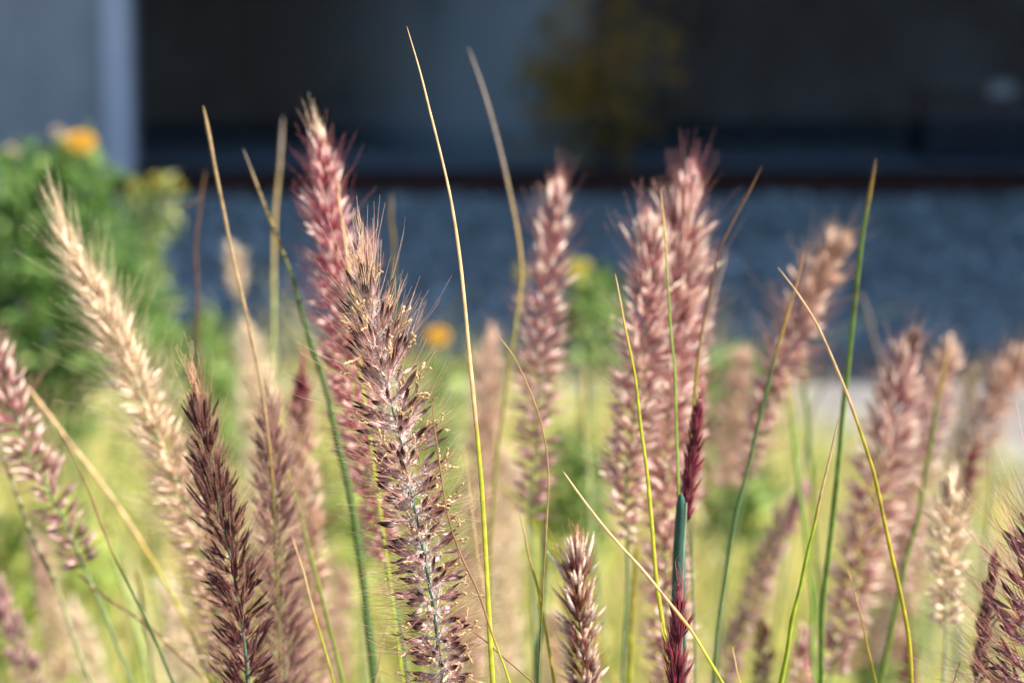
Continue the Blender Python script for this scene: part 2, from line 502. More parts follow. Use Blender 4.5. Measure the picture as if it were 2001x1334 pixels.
plume('blurred cream plume far behind the brown straw tipped plume',
      [(480, 640), (488, 690), (497, 760), (506, 850), (518, 960), (530, 1080)],
      2.0, [(640, 16), (690, 36), (800, 42), (1080, 42)], 'cream', awn=45, nsp=3, nbr=12, fat=2.0, pitch=1.7, tuft=20, detail=0)
plume('short rounded cream seed head on a thin stalk against the shaded gravel',
      [(458, 498), (460, 525), (463, 555), (466, 582)], 2.1, [(498, 16), (525, 24), (555, 24), (582, 12)], 'cream', awn=18, nsp=3, nbr=14, fat=1.8, pitch=1.2,
      tuft=12, detail=0, stem=[(462, 700), (470, 900)], stem_w=8)
plume('blurred pinkish tan plume behind the tall straight blade at centre',
      [(958, 650), (955, 720), (950, 830), (940, 950), (930, 1080), (922, 1200), (915, 1340)],
      1.7, [(650, 16), (700, 32), (850, 42), (1340, 42)], 'tan', awn=40, nsp=3, nbr=10, fat=1.9, pitch=1.7, tuft=22, detail=0)
plume('blurred cream plume low at centre behind the slender crossing blades',
      [(985, 880), (988, 960), (990, 1080), (988, 1200), (990, 1340)],
      1.9, [(880, 16), (960, 36), (1340, 40)], 'cream', awn=40, nsp=3, nbr=10, fat=1.9, pitch=1.7, tuft=22, detail=0)
plume('tall rosy brown plume with cream right side and sparse dark lower spikelets',
      [(1092, 348), (1085, 395), (1075, 470), (1066, 560), (1058, 660), (1050, 760), (1045, 860), (1040, 950), (1034, 1010)],
      1.16, [(348, 5), (400, 20), (480, 40), (600, 54), (760, 54), (900, 52), (1010, 40)], 'rosy', awn=70, nsp=2, nbr=9, fat=1.62, pitch=1.35, tuft=45,
      tuft_n=8, th=(14, 74), stem=[(1040, 1120), (1046, 1340)], low_style='mauve')
plume('tallest plump rosy plume right of centre with a bristly straw tip',
      [(1350, 335), (1344, 370), (1334, 430), (1325, 510), (1318, 600), (1312, 700), (1308, 820), (1300, 950), (1298, 1100), (1306, 1240), (1310, 1400)],
      1.06, [(335, 7), (380, 24), (450, 46), (540, 66), (700, 68), (900, 58), (1400, 54)], 'rosy', awn=95, nsp=3, nbr=11, fat=1.62, pitch=1.2, tuft=50,
      tuft_n=18, tip_style='pink', tip_to=.1, th=(18, 70))
plume('shorter rosy plume leaning against the left side of the tallest plump plume',
      [(1266, 425), (1272, 480), (1268, 560), (1258, 660), (1242, 780), (1228, 900), (1223, 1000), (1226, 1060)],
      1.04, [(425, 7), (480, 26), (570, 52), (680, 62), (800, 62), (950, 54), (1060, 24)], 'rosy', awn=85, nsp=3, nbr=10, fat=1.55, pitch=1.25, tuft=45,
      tuft_n=14, th=(18, 72), stem=[(1226, 1150), (1216, 1340)])
plume('slim pink plume showing past the right side of the tallest plump plume',
      [(1366, 500), (1362, 600), (1352, 720), (1346, 850), (1342, 1000)],
      1.2, [(500, 14), (600, 36), (720, 40), (1000, 36)], 'pink', awn=55, nsp=2, nbr=9, fat=1.9, pitch=1.5, tuft=35, detail=0, tip_style='rosy', tip_to=.3)
plume('tan plume bending to the right below the tall green topped stalk',
      [(1650, 462), (1636, 485), (1618, 512), (1590, 565), (1560, 630), (1532, 700), (1506, 770), (1485, 840), (1466, 900), (1454, 940)],
      1.26, [(462, 7), (510, 26), (570, 42), (660, 50), (800, 46), (940, 20)], 'rosy', awn=85, nsp=3, nbr=10, fat=1.75, pitch=1.45, tuft=25,
      tuft_n=10, tip_style='tan', tip_to=.5, detail=0, th=(16, 64), stem=[(1445, 1000), (1420, 1120), (1395, 1340)])
plume('broad rosy plume at right with a knobbly dark red tip',
      [(1794, 650), (1772, 700), (1755, 770), (1737, 860), (1715, 960), (1690, 1060), (1665, 1160), (1640, 1250), (1622, 1320)],
      1.22, [(650, 6), (710, 22), (790, 48), (860, 68), (960, 72), (1060, 68), (1180, 56), (1320, 36)], 'rosy', awn=75, nsp=3, nbr=10, fat=1.8, pitch=1.3,
      tuft=20, tuft_n=8, tip_style='dark', tip_to=.12, detail=0, th=(16, 72))
plume('straw tipped rosy plume just behind the broad rosy plume at right',
      [(1856, 675), (1835, 740), (1810, 850), (1786, 950), (1765, 1060), (1745, 1170)],
      1.45, [(675, 12), (740, 34), (850, 46), (1170, 40)], 'rosy', awn=50, nsp=3, nbr=9, fat=2.0, pitch=1.6, tuft=25, detail=0, tip_style='tan', tip_to=.35)
plume('tan plume with brown middle leaning out at the right photo edge',
      [(1998, 690), (1955, 765), (1915, 850), (1885, 930), (1865, 1010)],
      1.5, [(690, 18), (760, 36), (850, 44), (930, 38), (1010, 24)], 'tan', awn=75, nsp=3, nbr=10, fat=1.9, pitch=1.5, tuft=30, detail=0, low_style='brown')
plume('thin greyish plume left of the tan plume that leans at the right edge',
      [(1905, 722), (1888, 790), (1868, 860), (1858, 930), (1850, 1000)],
      1.6, [(722, 10), (790, 22), (930, 24), (1000, 20)], 'grey', awn=60, nsp=2, nbr=9, fat=1.6, pitch=1.8, tuft=30, detail=0)
plume('pale cream plume standing low at right beside a narrow dark red spike',
      [(1856, 940), (1854, 1000), (1851, 1080), (1848, 1150), (1848, 1225)],
      1.02, [(940, 10), (980, 24), (1040, 42), (1110, 46), (1225, 34)], 'cream', awn=60, nsp=3, nbr=12, fat=1.7, pitch=1.15, tuft=35, stem=[(1847, 1280), (1842, 1345)],
      tuft_n=10)
plume('narrow dark red spike directly behind the pale cream plume at right',
      [(1898, 880), (1890, 950), (1884, 1010), (1880, 1080)], 1.35, [(880, 9), (950, 13), (1080, 11)], 'red', awn=18, nsp=3, nbr=9, fat=1.4, pitch=1.5, tuft=20,
      tuft_n=8, detail=0, closed=True)
plume('bristly purple plume in sharp focus at the bottom right corner',
      [(2085, 930), (2060, 1020), (2036, 1120), (2018, 1220), (2008, 1330), (2004, 1440)],
      .79, [(930, 40), (1020, 70), (1150, 92), (1440, 98)], 'wine', awn=165, nsp=2, nbr=15, fat=1.5, gap=.45, pitch=1.4, tuft_n=14, fuzz=16, th=(20, 76), hair=1.35, spread=.3)
plume('small dark spike left of the bristly corner plume at bottom right',
      [(1947, 1070), (1940, 1120), (1930, 1180), (1918, 1260), (1905, 1345)],
      .9, [(1070, 5), (1120, 10), (1200, 14), (1345, 16)], 'dark', awn=30, nsp=3, nbr=10, fat=.9, pitch=1.0, tuft=40, tuft_n=10, closed=True, th=(8, 26))
plume('short reddish plume with cream right flank low at centre right',
      [(1127, 1062), (1127, 1110), (1130, 1170), (1136, 1250), (1144, 1345), (1150, 1420)],
      .87, [(1062, 8), (1110, 22), (1170, 32), (1250, 40), (1420, 48)], 'ripe', awn=48, nsp=3, nbr=12, fat=1.2, pitch=1.1, tuft=48, tuft_n=22, th=(10, 48))
plume('young crimson plume rising behind the green leaf sheath',
      [(1372, 765), (1366, 800), (1359, 850), (1350, 910), (1343, 970), (1337, 1030)],
      .89, [(765, 5), (800, 9), (860, 13), (1030, 15)], 'red', awn=34, nsp=3, nbr=16, fat=.9, pitch=.9, tuft=55, tuft_n=14, closed=True, th=(4, 11), stem=[(1336, 1150), (1338, 1345)], tip_style='pink',
      tip_to=.12)
plume('young crimson plume low in front of the green leaf sheath',
      [(1328, 1165), (1326, 1210), (1323, 1270), (1322, 1345), (1322, 1440)],
      .82, [(1165, 6), (1210, 13), (1270, 18), (1440, 22)], 'red', awn=40, nsp=3, nbr=18, fat=.85, pitch=.9, tuft=85, tuft_n=20, closed=True, th=(4, 12))
plume('dusky plume leaning right behind the tall green stalk right of centre',
      [(1572, 950), (1545, 1000), (1515, 1060), (1482, 1140), (1452, 1220), (1425, 1300), (1405, 1370)],
      1.4, [(950, 10), (1000, 24), (1140, 32), (1370, 30)], 'mauve', awn=40, nsp=3, nbr=10, fat=1.8, pitch=1.5, tuft=25, detail=0)
plume('small dusky purple plume poking up at the bottom below the dusky leaning plume',
      [(1494, 1215), (1492, 1260), (1490, 1320), (1488, 1400)], 1.25, [(1215, 8), (1270, 20), (1400, 26)], 'dark', awn=32, nsp=3, nbr=9, fat=1.4, pitch=1.4, tuft=25, detail=0)
plume('pinkish plume at the bottom between the dusky and the broad rosy plumes',
      [(1570, 1235), (1568, 1290), (1566, 1380)], 1.3, [(1235, 10), (1290, 28), (1380, 34)], 'pink', awn=32, nsp=3, nbr=9, fat=1.9, pitch=1.4, tuft=25, detail=0)
plume('dark red plume tip peeping up at the bottom near the crossing green stalks',
      [(1776, 1262), (1774, 1310), (1772, 1400)], 1.3, [(1262, 7), (1310, 18), (1400, 24)], 'red', awn=25, nsp=3, nbr=9, fat=1.5, pitch=1.4, tuft=25, detail=0)
plume('dull purple plume leaning across the bottom left corner',
      [(-20, 1130), (5, 1190), (35, 1260), (65, 1340), (90, 1420)], 1.35, [(1130, 24), (1200, 32), (1420, 34)], 'mauve', awn=40, nsp=3, nbr=9, fat=1.8, pitch=1.5, tuft=25, detail=0)
plume('blurred pinkish tan plume behind the long pale stalk at bottom left',
      [(72, 1060), (88, 1130), (105, 1220), (125, 1340)], 1.9, [(1060, 14), (1130, 28), (1340, 34)], 'tan', awn=30, nsp=3, nbr=9, fat=1.9, pitch=1.7, tuft=22, detail=0)
plume('blurred cream plume right of the pinkish one at bottom left',
      [(142, 1188), (160, 1240), (180, 1300), (200, 1370)], 1.8, [(1188, 12), (1240, 28), (1370, 34)], 'cream', awn=30, nsp=3, nbr=9, fat=1.9, pitch=1.7, tuft=22, detail=0)
plume('faint pink plume tip showing between the bright pink and the sharp central plume',
      [(722, 455), (718, 500), (716, 560), (715, 640)], 1.4, [(455, 8), (500, 16), (640, 24)], 'pink', awn=40, nsp=2, nbr=8, fat=1.5, pitch=1.6, tuft=25, detail=0)
plume('blurred tan plume behind the crimson plume right of centre',
      [(1452, 690), (1442, 760), (1430, 850), (1420, 960)], 2.0, [(690, 14), (760, 34), (960, 44)], 'tan', awn=35, nsp=3, nbr=9, fat=2.0, pitch=1.7, tuft=22, detail=0)
plume('blurred tan plume filling behind the broad rosy plume low at right',
      [(1800, 1000), (1780, 1090), (1755, 1190), (1735, 1300)], 1.9, [(1000, 18), (1090, 38), (1300, 44)], 'tan', awn=35, nsp=3, nbr=9, fat=2.0, pitch=1.7, tuft=22, detail=0)
plume('blurred tan plume low behind the small reddish plume',
      [(1085, 1210), (1082, 1270), (1080, 1350)], 1.8, [(1210, 12), (1270, 28), (1350, 34)], 'tan', awn=30, nsp=3, nbr=9, fat=1.9, pitch=1.7, tuft=22, detail=0)
plume('blurred tan plume at the bottom behind the large cream leaning plume',
      [(330, 1150), (345, 1230), (360, 1340)], 1.6, [(1150, 14), (1230, 34), (1340, 40)], 'cream', awn=35, nsp=3, nbr=9, fat=1.9, pitch=1.6, tuft=22, detail=0)
plume('blurred pale plume low between the tan and the bright pink plumes',
      [(668, 1120), (662, 1200), (655, 1340)], 1.9, [(1120, 12), (1200, 28), (1340, 34)], 'tan', awn=30, nsp=3, nbr=9, fat=1.9, pitch=1.7, tuft=22, detail=0)

# ------------------------------------------------------------------ blades and bare stalks
blade('tallest straight straw blade in sharp focus at centre, yellow green below',
      [(795, 52), (830, 170), (870, 340), (890, 450), (905, 570), (918, 700), (928, 830), (940, 960), (950, 1100), (958, 1230), (964, 1345)], .8, (5, 15), 838, 'yellow', 'tan', 12)
blade('second tallest blade right of the tallest one, soft and olive grey',
      [(915, 92), (945, 180), (975, 290), (998, 390), (1013, 470), (1018, 540), (1010, 620), (995, 740), (980, 850), (965, 980), (958, 1100), (955, 1334)], 1.12, (8, 11), 480, 'olive', 'grey', 160)
blade('tan blade rising highest at left against the dark window',
      [(397, 207), (410, 270), (432, 390), (452, 490), (478, 600), (495, 680), (512, 760), (530, 900), (540, 1100)], .94, (8, 6), 900, 'olive', 'tan', 60)
blade('soft greyish upright blade left of the bright pink plume',
      [(553, 228), (545, 330), (537, 450), (533, 560), (535, 680), (540, 800), (548, 1000)], 1.28, (10, 12), 440, 'pale', 'grey', 160)
blade('long dark green blade curving down in front of the bright pink plume',
      [(475, 290), (530, 430), (570, 540), (600, 640), (640, 760), (665, 870), (690, 980), (712, 1130), (728, 1345)], 1.0, (7, 24), 420, 'dark', 'grey', 120)
blade('brown blade with a dry husk caught near its curved tip at left',
      [(402, 330), (390, 395), (384, 480), (384, 600), (388, 700), (394, 800), (402, 950)], 1.2, (9, 10), 900, 'olive', 'brown', 100)
blade('faint short green stalk just right of the bright pink plume',
      [(765, 378), (766, 450), (768, 520), (775, 600), (785, 760)], 1.28, (10, 11), 430, 'olive', 'grey', 120)
blade('bent brown blade with a hooked tip right of the tallest plump plume',
      [(1490, 322), (1467, 370), (1430, 440), (1405, 490), (1388, 560), (1372, 640), (1362, 720), (1353, 820), (1345, 900), (1335, 1040), (1330, 1200)], .94, (6, 9), 690, 'yellow', 'brown', 90)
blade('short greyish curved blade close beside the bent brown blade',
      [(1418, 487), (1410, 530), (1388, 600), (1372, 660), (1362, 760), (1358, 900)], 1.15, (9, 9), 800, 'olive', 'grey', 120)
blade('tall green stalk with a brown tip right of the tan bending plume',
      [(1712, 308), (1700, 380), (1685, 470), (1672, 580), (1660, 680), (1648, 790), (1635, 930), (1620, 1060), (1608, 1180), (1600, 1340)], .97, (10, 16), 375, 'green', 'brown', 50)
blade('arching straw blade crossing the tan bending plume, bright green at its foot',
      [(1520, 522), (1560, 575), (1600, 640), (1640, 730), (1670, 805), (1690, 870), (1715, 960), (1740, 1070), (1762, 1170), (1778, 1270), (1785, 1345)], .85, (5, 12), 815, 'yellow', 'tan', 30)
blade('dark green stalk with brown upper end crossing the arching straw blade',
      [(1573, 485), (1555, 560), (1535, 630), (1515, 700), (1490, 790), (1465, 890), (1440, 1000), (1420, 1110), (1405, 1220), (1392, 1340)], .94, (8, 11), 640, 'dark', 'brown', 80)
blade('fine pointed blade low right, golden above and yellow green below',
      [(1640, 808), (1625, 880), (1605, 960), (1590, 1030), (1570, 1110), (1550, 1200), (1535, 1280), (1522, 1345)], .84, (4, 12), 1000, 'yellow', 'tan', 30)
blade('straw blade slanting down to the right across the crimson plume',
      [(1100, 920), (1140, 975), (1200, 1050), (1250, 1105), (1300, 1165), (1350, 1230), (1390, 1295), (1418, 1345)], .79, (6, 9), 1235, 'yellow', 'tan', 60)
blade('left one of two yellow green blades in front of the plump rosy plumes',
      [(1202, 533), (1220, 620), (1240, 740), (1255, 850), (1268, 980), (1280, 1090), (1292, 1180), (1305, 1270), (1315, 1345)], .84, (5, 13), 640, 'yellow', 'tan', 60)
blade('thin green blade running down to the top of the green leaf sheath',
      [(1291, 368), (1300, 480), (1312, 640), (1318, 760), (1324, 900), (1326, 1000), (1326, 1100)], .88, (5, 10), 440, 'green', 'straw', 90)
blade('short pointed yellow green blade tip beside the low crimson plume',
      [(1292, 1214), (1300, 1250), (1315, 1345)], .83, (4, 11), 1222, 'yellow', 'tan', 10)
blade('fine straw blade arching from left to right at centre',
      [(962, 643), (1000, 690), (1030, 750), (1055, 820), (1068, 890), (1071, 960), (1066, 1050), (1060, 1150), (1052, 1340)], .83, (4, 6), 1130, 'green', 'tan', 80)
blade('hair thin brown blade curving down across the foot of the tallest blade',
      [(842, 768), (855, 880), (875, 1000), (900, 1080), (935, 1160), (960, 1235), (985, 1300), (1000, 1345)], .785, (3.4, 6), 1250, 'yellow', 'brown', 30)
blade('small yellow green blade meeting the arching straw blade low at centre',
      [(1015, 1005), (1030, 1070), (1048, 1140), (1058, 1190), (1070, 1250), (1085, 1345)], .87, (5, 8), 1110, 'yellow', 'straw', 40)
blade('thin brown stalk lying low at bottom centre under the tallest blade',
      [(922, 1232), (960, 1262), (1000, 1297), (1055, 1345)], .8, (3, 4), 1400, 'yellow', 'brown', 30)
blade('fine tan blade in front of the brown and tan plumes at left',
      [(570, 1045), (590, 1110), (615, 1200), (640, 1290), (655, 1345)], .88, (4, 6), 1205, 'yellow', 'tan', 20)
blade('green blade leaning right in front of the tan plume with red upper end',
      [(545, 870), (565, 930), (590, 1020), (620, 1140), (650, 1250), (674, 1345)], .97, (6, 10), 900, 'green', 'straw', 60)
blade('pale green stalk slanting in from the left photo edge',
      [(-25, 820), (0, 880), (30, 960), (70, 1060), (110, 1150), (150, 1260), (182, 1345)], 1.06, (10, 12), 780, 'pale', 'tan', 60)
blade('tan blade with bright yellow lower half leaning right at left',
      [(50, 750), (110, 830), (180, 920), (240, 1000), (290, 1080), (340, 1170), (385, 1260), (420, 1345)], 1.1, (9, 10), 1075, 'yellow', 'tan', 40)
blade('hair thin dark blade with a yellow knot crossing beside the yellow blade',
      [(110, 830), (160, 930), (200, 1030), (222, 1085), (250, 1140), (285, 1210), (320, 1290), (345, 1345)], .93, (3.5, 8), 1085, 'dark', 'brown', 20)
blade('tan stalk lying almost flat across the left foreground stems',
      [(150, 1118), (185, 1150), (230, 1182), (290, 1225), (350, 1280), (410, 1340)], 1.0, (7, 7), 1400, 'olive', 'tan', 30)
blade('soft pale green stalk low at left under the dark thin blade',
      [(215, 1050), (235, 1130), (255, 1190), (275, 1260), (292, 1345)], 1.3, (9, 12), 1000, 'pale', 'tan', 40)
blade('upright pale green stalk low at left with tan tip',
      [(265, 1115), (278, 1180), (290, 1250), (302, 1345)], 1.2, (8, 11), 1150, 'pale', 'tan', 50)
blade('soft green stalk between the two tallest rosy plumes',
      [(1140, 710), (1144, 830), (1150, 930), (1158, 1040)], 1.45, (10, 11), 760, 'pale', 'grey', 120)
blade('faint grey stalk leaning left behind the tall green stalk',
      [(1683, 575), (1705, 650), (1728, 730), (1745, 850)], 1.5, (9, 9), 900, 'olive', 'grey', 100)
blade('faint grey blade leaning right behind the arching straw blade',
      [(1632, 718), (1612, 755), (1590, 800), (1575, 880)], 1.6, (9, 9), 1000, 'olive', 'grey', 100)
blade('soft green stalk below the tan bending plume, left of its twin',
      [(1535, 720), (1550, 850), (1560, 950), (1572, 1040), (1585, 1160), (1592, 1340)], 1.16, (8, 13), 760, 'green', 'tan', 60)
blade('shorter soft green stalk right of its twin below the tan bending plume',
      [(1566, 690), (1576, 780), (1584, 880), (1590, 1000)], 1.35, (9, 10), 700, 'green', 'tan', 60)
blade('soft green blade crossing behind the arching straw blade at right',
      [(1852, 680), (1835, 770), (1815, 900), (1795, 1000), (1770, 1110), (1745, 1220), (1718, 1340)], 1.12, (8, 15), 740, 'green', 'straw', 60)
blade('fine golden blade rising low at right of the broad rosy plume',
      [(1655, 1108), (1675, 1180), (1695, 1260), (1715, 1345)], .87, (4, 6), 1240, 'yellow', 'tan', 60)
blade('tiny straw blade tip at the bottom right of the slanting straw blade',
      [(1432, 1262), (1438, 1300), (1448, 1345)], .85, (3, 5), 1330, 'yellow', 'tan', 30)
blade('soft yellow green blade leaning right behind the arching blade at centre',
      [(975, 945), (1030, 1000), (1075, 1060), (1110, 1115), (1140, 1190)], 1.3, (9, 10), 900, 'yellow', 'tan', 60)
blade('wide bright green stalk under the shorter rosy plume, right of its stem',
      [(1245, 1060), (1238, 1140), (1230, 1230), (1224, 1345)], 1.08, (12, 15), 900, 'yellow', 'tan', 60)
blade('soft pale stalk standing below the tan plume at the right edge',
      [(1938, 860), (1936, 940), (1930, 1020), (1920, 1120), (1912, 1240)], 1.3, (8, 9), 820, 'pale', 'straw', 60)
blade('short fine straw blade in front of the cream plume stem at right',
      [(1880, 1282), (1870, 1310), (1858, 1345)], .8, (3, 5), 1400, 'yellow', 'straw', 30)
blade('thin dark green stalk just right of the green leaf sheath',
      [(1350, 960), (1352, 1080), (1355, 1200), (1360, 1345)], .97, (5, 6), 900, 'teal', 'tan', 60)
blade('faint thin tan blade left of the tallest straw blade',
      [(905, 870), (915, 940), (925, 1020), (937, 1110)], .95, (4, 4), 1200, 'yellow', 'tan', 60)
blade('thin tan blade low between the dark blade and the sharp central plume',
      [(762, 1185), (752, 1240), (740, 1300), (732, 1345)], .92, (3, 5), 1400, 'yellow', 'tan', 60)
blade('straw blade standing in front of the bright pink plume',
      [(660, 338), (666, 420), (680, 520), (690, 590), (702, 680), (715, 800)], .95, (6, 9), 560, 'yellow', 'tan', 60)
blade('teal stalk beside the stem of the tall rosy brown plume',
      [(1062, 1030), (1062, 1120), (1056, 1220), (1050, 1345)], 1.1, (11, 13), 900, 'teal', 'tan', 60)

# green leaf sheath round an unopened spike
def sheath():
    px = catmull([(1331, 962), (1330, 1010), (1326, 1070), (1324, 1130), (1322, 1200), (1322, 1345)], 40)
    w = to_world(px, (.87, .87)); tail = ground_tail(w, 12)
    allp = np.vstack([w, tail]); s = np.linspace(0, 1, 40)
    rad = np.interp(s, [0, .02, .06, .15, .5, 1], [1, 6, 9.2, 10.5, 11, 8]) * .87 / F
    rad = np.r_[rad, np.full(12, rad[-1])]
    col = np.repeat((srgb(50, 82, 68))[None], len(allp), 0)
    root = empty('leaf_sheath', tuple(allp[-1]), 'smooth blue green leaf sheath with rounded top between the two crimson plumes', 'leaf sheath')
    m = Mesh(); m.tubes(allp[None], rad[None], col[None], sides=16); m.build('sheath_tube', M_stem, root, tuple(allp[-1]))
    # sunlit right edge of the sheath, painted as a pale strip
    m = Mesh()
    off = RT * 9.5 * .87 / F - FW * 5.5 * .87 / F
    m.tubes((w[2:] + off)[None], np.full((1, 38), .7e-3 * .5), np.repeat(srgb(150, 160, 130)[None], 38, 0)[None], sides=6)
    m.build('sheath_lit_edge', M_stem, root, tuple(allp[-1]))
sheath()

# dry husk caught on the brown blade
def husk():
    m = Mesh()
    D = 1.19
    for a, b, r in [((352, 412), (398, 390), .0009), ((386, 388), (372, 404), .0006), ((350, 400), (372, 407), .0007), ((386, 384), (392, 396), .0006)]:
        px = catmull([a, ((a[0] + b[0]) / 2, (a[1] + b[1]) / 2 - 3), b], 10); w = to_world(px, (D, D - .004))
        rad = r * np.interp(np.linspace(0, 1, 10), [0, .4, 1], [.15, 1, .15])
        m.tubes(w[None], rad[None], np.repeat(srgb(150, 130, 120)[None], 10, 0)[None], sides=6, flat=.4)
    o = m.build('seed_husk', M_brist, None, tuple(P(375, 400, D)))
    tag(o, 'tiny dry seed husk caught on the brown curved blade at left', 'seed husk')
husk()

# small green aphid-like hook on the blade tip
# ------------------------------------------------------------------ flowering plants behind
FLOWERS = 'yellow flowering plants behind the grass'


def bush(label, lobes, D, leaf, nleaf, cols, heads, group=FLOWERS, name='flowering_plant', cat='plant', stems=8):
    """lobes: (x, y, rx, ry) in photograph places at distance D"""
    sc = D / F
    cx = np.mean([l[0] for l in lobes])
    g = P(cx, 900, D); base = np.array([g[0], g[1], 0.])
    root = empty(name, tuple(base), label, cat, group)
    area = np.array([l[2] * l[3] for l in lobes], float); area /= area.sum()
    m = Mesh()
    which = rng.choice(len(lobes), nleaf, p=area)
    lb = np.array(lobes, float)[which]
    q = rng.normal(size=(nleaf, 3)); q /= np.linalg.norm(q, axis=1, keepdims=True); q *= (rng.uniform(0, 1, (nleaf, 1)) ** .45)
    cen = np.array([P(l[0], l[1], D) for l in lobes])[which]
    rr = np.stack([lb[:, 2], np.minimum(lb[:, 2], 150), lb[:, 3]], 1) * sc
    pos = cen + q * rr
    ok = pos[:, 2] > .02; pos = pos[ok]; q = q[ok]; nn = len(pos)
    dv = q + np.array([0, 0, .5]) + rng.normal(0, .5, (nn, 3)); dv /= np.linalg.norm(dv, axis=1, keepdims=True)
    nor = rng.normal(size=(nn, 3)) + np.array([0, 0, 1.2]); nor /= np.linalg.norm(nor, axis=1, keepdims=True)
    L = rng.uniform(.6, 1.2, nn) * leaf * sc; wd = L * rng.uniform(.3, .45, nn)
    ci = rng.integers(0, len(cols), nn)
    col = np.array(cols)[ci] * rng.uniform(.75, 1.25, (nn, 1))
    m.leaves(pos, dv, nor, L, wd, col, bend=.25)
    m.build('foliage', M_leaf, root, tuple(base))
    m = Mesh()
    for i in range(stems):
        l = lobes[i % len(lobes)]
        e = P(l[0] + rng.uniform(-.5, .5) * l[2], l[1] - l[3] * rng.uniform(.2, .8), D)
        b = base + np.array([rng.uniform(-.04, .04), rng.uniform(-.04, .04), 0])
        t = np.linspace(0, 1, 12)[:, None]
        mid = np.array([(b[0] + e[0] * 2) / 3, b[1], e[2] * .5])
        c = (1 - t) ** 2 * b + 2 * t * (1 - t) * mid + t ** 2 * e
        m.tubes(c[None], np.linspace(.004, .0015, 12)[None], np.repeat(srgb(92, 120, 60)[None], 12, 0)[None], sides=6)
    m.build('stem', M_stem, root, tuple(base))
    for (hx, hy, rad, kind) in heads:
        c = P(hx, hy, D - .02); r = rad * sc
        foot = P(hx + rng.uniform(-8, 8), hy + 110, D)
        m = Mesh(); t = np.linspace(0, 1, 8)[:, None]
        m.tubes((foot * (1 - t) + c * t)[None], np.full((1, 8), .0016), np.repeat(srgb(110, 130, 70)[None], 8, 0)[None], sides=5)
        tilt = np.array([rng.uniform(-.4, .4), -.55, .75]); tilt /= np.linalg.norm(tilt)
        colp = {'yellow': srgb(218, 172, 62), 'lemon': srgb(222, 208, 92), 'dead': srgb(226, 206, 178), 'bud': srgb(214, 200, 96)}[kind]
        u = np.cross(tilt, RT); u /= np.linalg.norm(u); v2 = np.cross(tilt, u)
        if kind in ('yellow', 'lemon'):
            for ring in range(3):
                k = 16; a = np.arange(k) * 2 * np.pi / k + ring * .2
                dvp = (np.cos(a)[:, None] * u + np.sin(a)[:, None] * v2) + tilt * (.05 + .35 * ring); dvp /= np.linalg.norm(dvp, axis=1, keepdims=True)
                Lp = np.full(k, r * (1 - .22 * ring)); cc = np.repeat((colp * (1 + .05 * ring))[None], k, 0) * rng.uniform(.88, 1.1, (k, 1))
                m.leaves(np.repeat(c[None], k, 0), dvp, np.repeat(tilt[None], k, 0), Lp, Lp * .42, cc, bend=.12, prof=(.3, .8, 1, .9, .5))
        # domed centre with overlapping bracts
        k = 44; z = 1 - np.arange(k) / k * 1.3; rr_ = np.sqrt(np.clip(1 - z * z, 0, 1)); a = np.arange(k) * 2.39996
        dd = np.cos(a)[:, None] * u * rr_[:, None] + np.sin(a)[:, None] * v2 * rr_[:, None] + tilt * z[:, None]
        rs = r * (.38 if kind in ('yellow', 'lemon') else .75)
        cc = np.repeat((colp * .8)[None], k, 0) * rng.uniform(.8, 1.2, (k, 1))
        m.leaves(c[None] + dd * rs * .3, dd, np.cross(dd, u + .01), np.full(k, rs * .8), np.full(k, rs * .5), cc, bend=.1)
        m.build('flower_head', M_petal, root, tuple(base))
    return root


G4 = [srgb(190, 200, 100), srgb(166, 188, 90), srgb(206, 208, 122)]
G1 = [srgb(112, 146, 74), srgb(140, 168, 94), srgb(78, 112, 58)]
G2 = [srgb(150, 164, 98), srgb(130, 150, 84), srgb(176, 180, 118)]
G3 = [srgb(128, 156, 84), srgb(156, 176, 104), srgb(104, 134, 72)]
bush('tall leafy green bush with an orange yellow flower at the far left',
     [(60, 380, 130, 90), (155, 350, 70, 70), (40, 520, 190, 130), (180, 480, 95, 100), (110, 640, 180, 130), (230, 600, 90, 90), (40, 800, 150, 90)],
     3.3, 46, 2600, G1, [(155, 278, 33, 'yellow'), (25, 298, 19, 'dead'), (113, 262, 18, 'dead'), (128, 682, 16, 'bud')])
bush('thin airy plant with small faded buds right of the tall leafy bush',
     [(300, 410, 50, 50), (285, 480, 45, 50), (280, 580, 60, 80), (290, 700, 60, 100)],
     3.5, 42, 330, G2, [(305, 355, 19, 'bud'), (262, 362, 15, 'bud'), (348, 362, 13, 'bud')], stems=5)
bush('bright green leafy sprig low at left behind the dark burgundy plume tip',
     [(345, 690, 34, 40), (425, 690, 42, 55), (400, 790, 70, 70), (420, 900, 80, 90)], 3.4, 50, 420, G3, [], stems=4)
bush('slender plant with one small orange flower between the two tallest blades',
     [(850, 790, 46, 60), (860, 740, 30, 40), (850, 900, 60, 80), (860, 1030, 70, 90)], 3.2, 46, 340, G2 + G3, [(854, 656, 26, 'yellow')], stems=4)
bush('green plant with one lemon yellow flower behind the tall rosy brown plume',
     [(1160, 590, 50, 48), (1150, 660, 46, 50), (1120, 930, 50, 60), (1120, 1030, 60, 60)], 3.0, 52, 420, G3, [(1128, 527, 29, 'lemon'), (1020, 535, 20, 'bud')], stems=5)
bush('low green leafy plant behind the stem of the tan bending plume',
     [(1430, 745, 60, 40), (1470, 790, 40, 40), (1420, 860, 70, 60), (1450, 1000, 70, 90)], 3.2, 50, 520, G3, [(1480, 1010, 20, 'lemon')], stems=4)
bush('leafy plant glowing green low behind the dark long blade',
     [(640, 1000, 50, 80), (660, 1110, 60, 80), (640, 930, 34, 50)], 2.9, 56, 300, G4 + G2, [], stems=3)
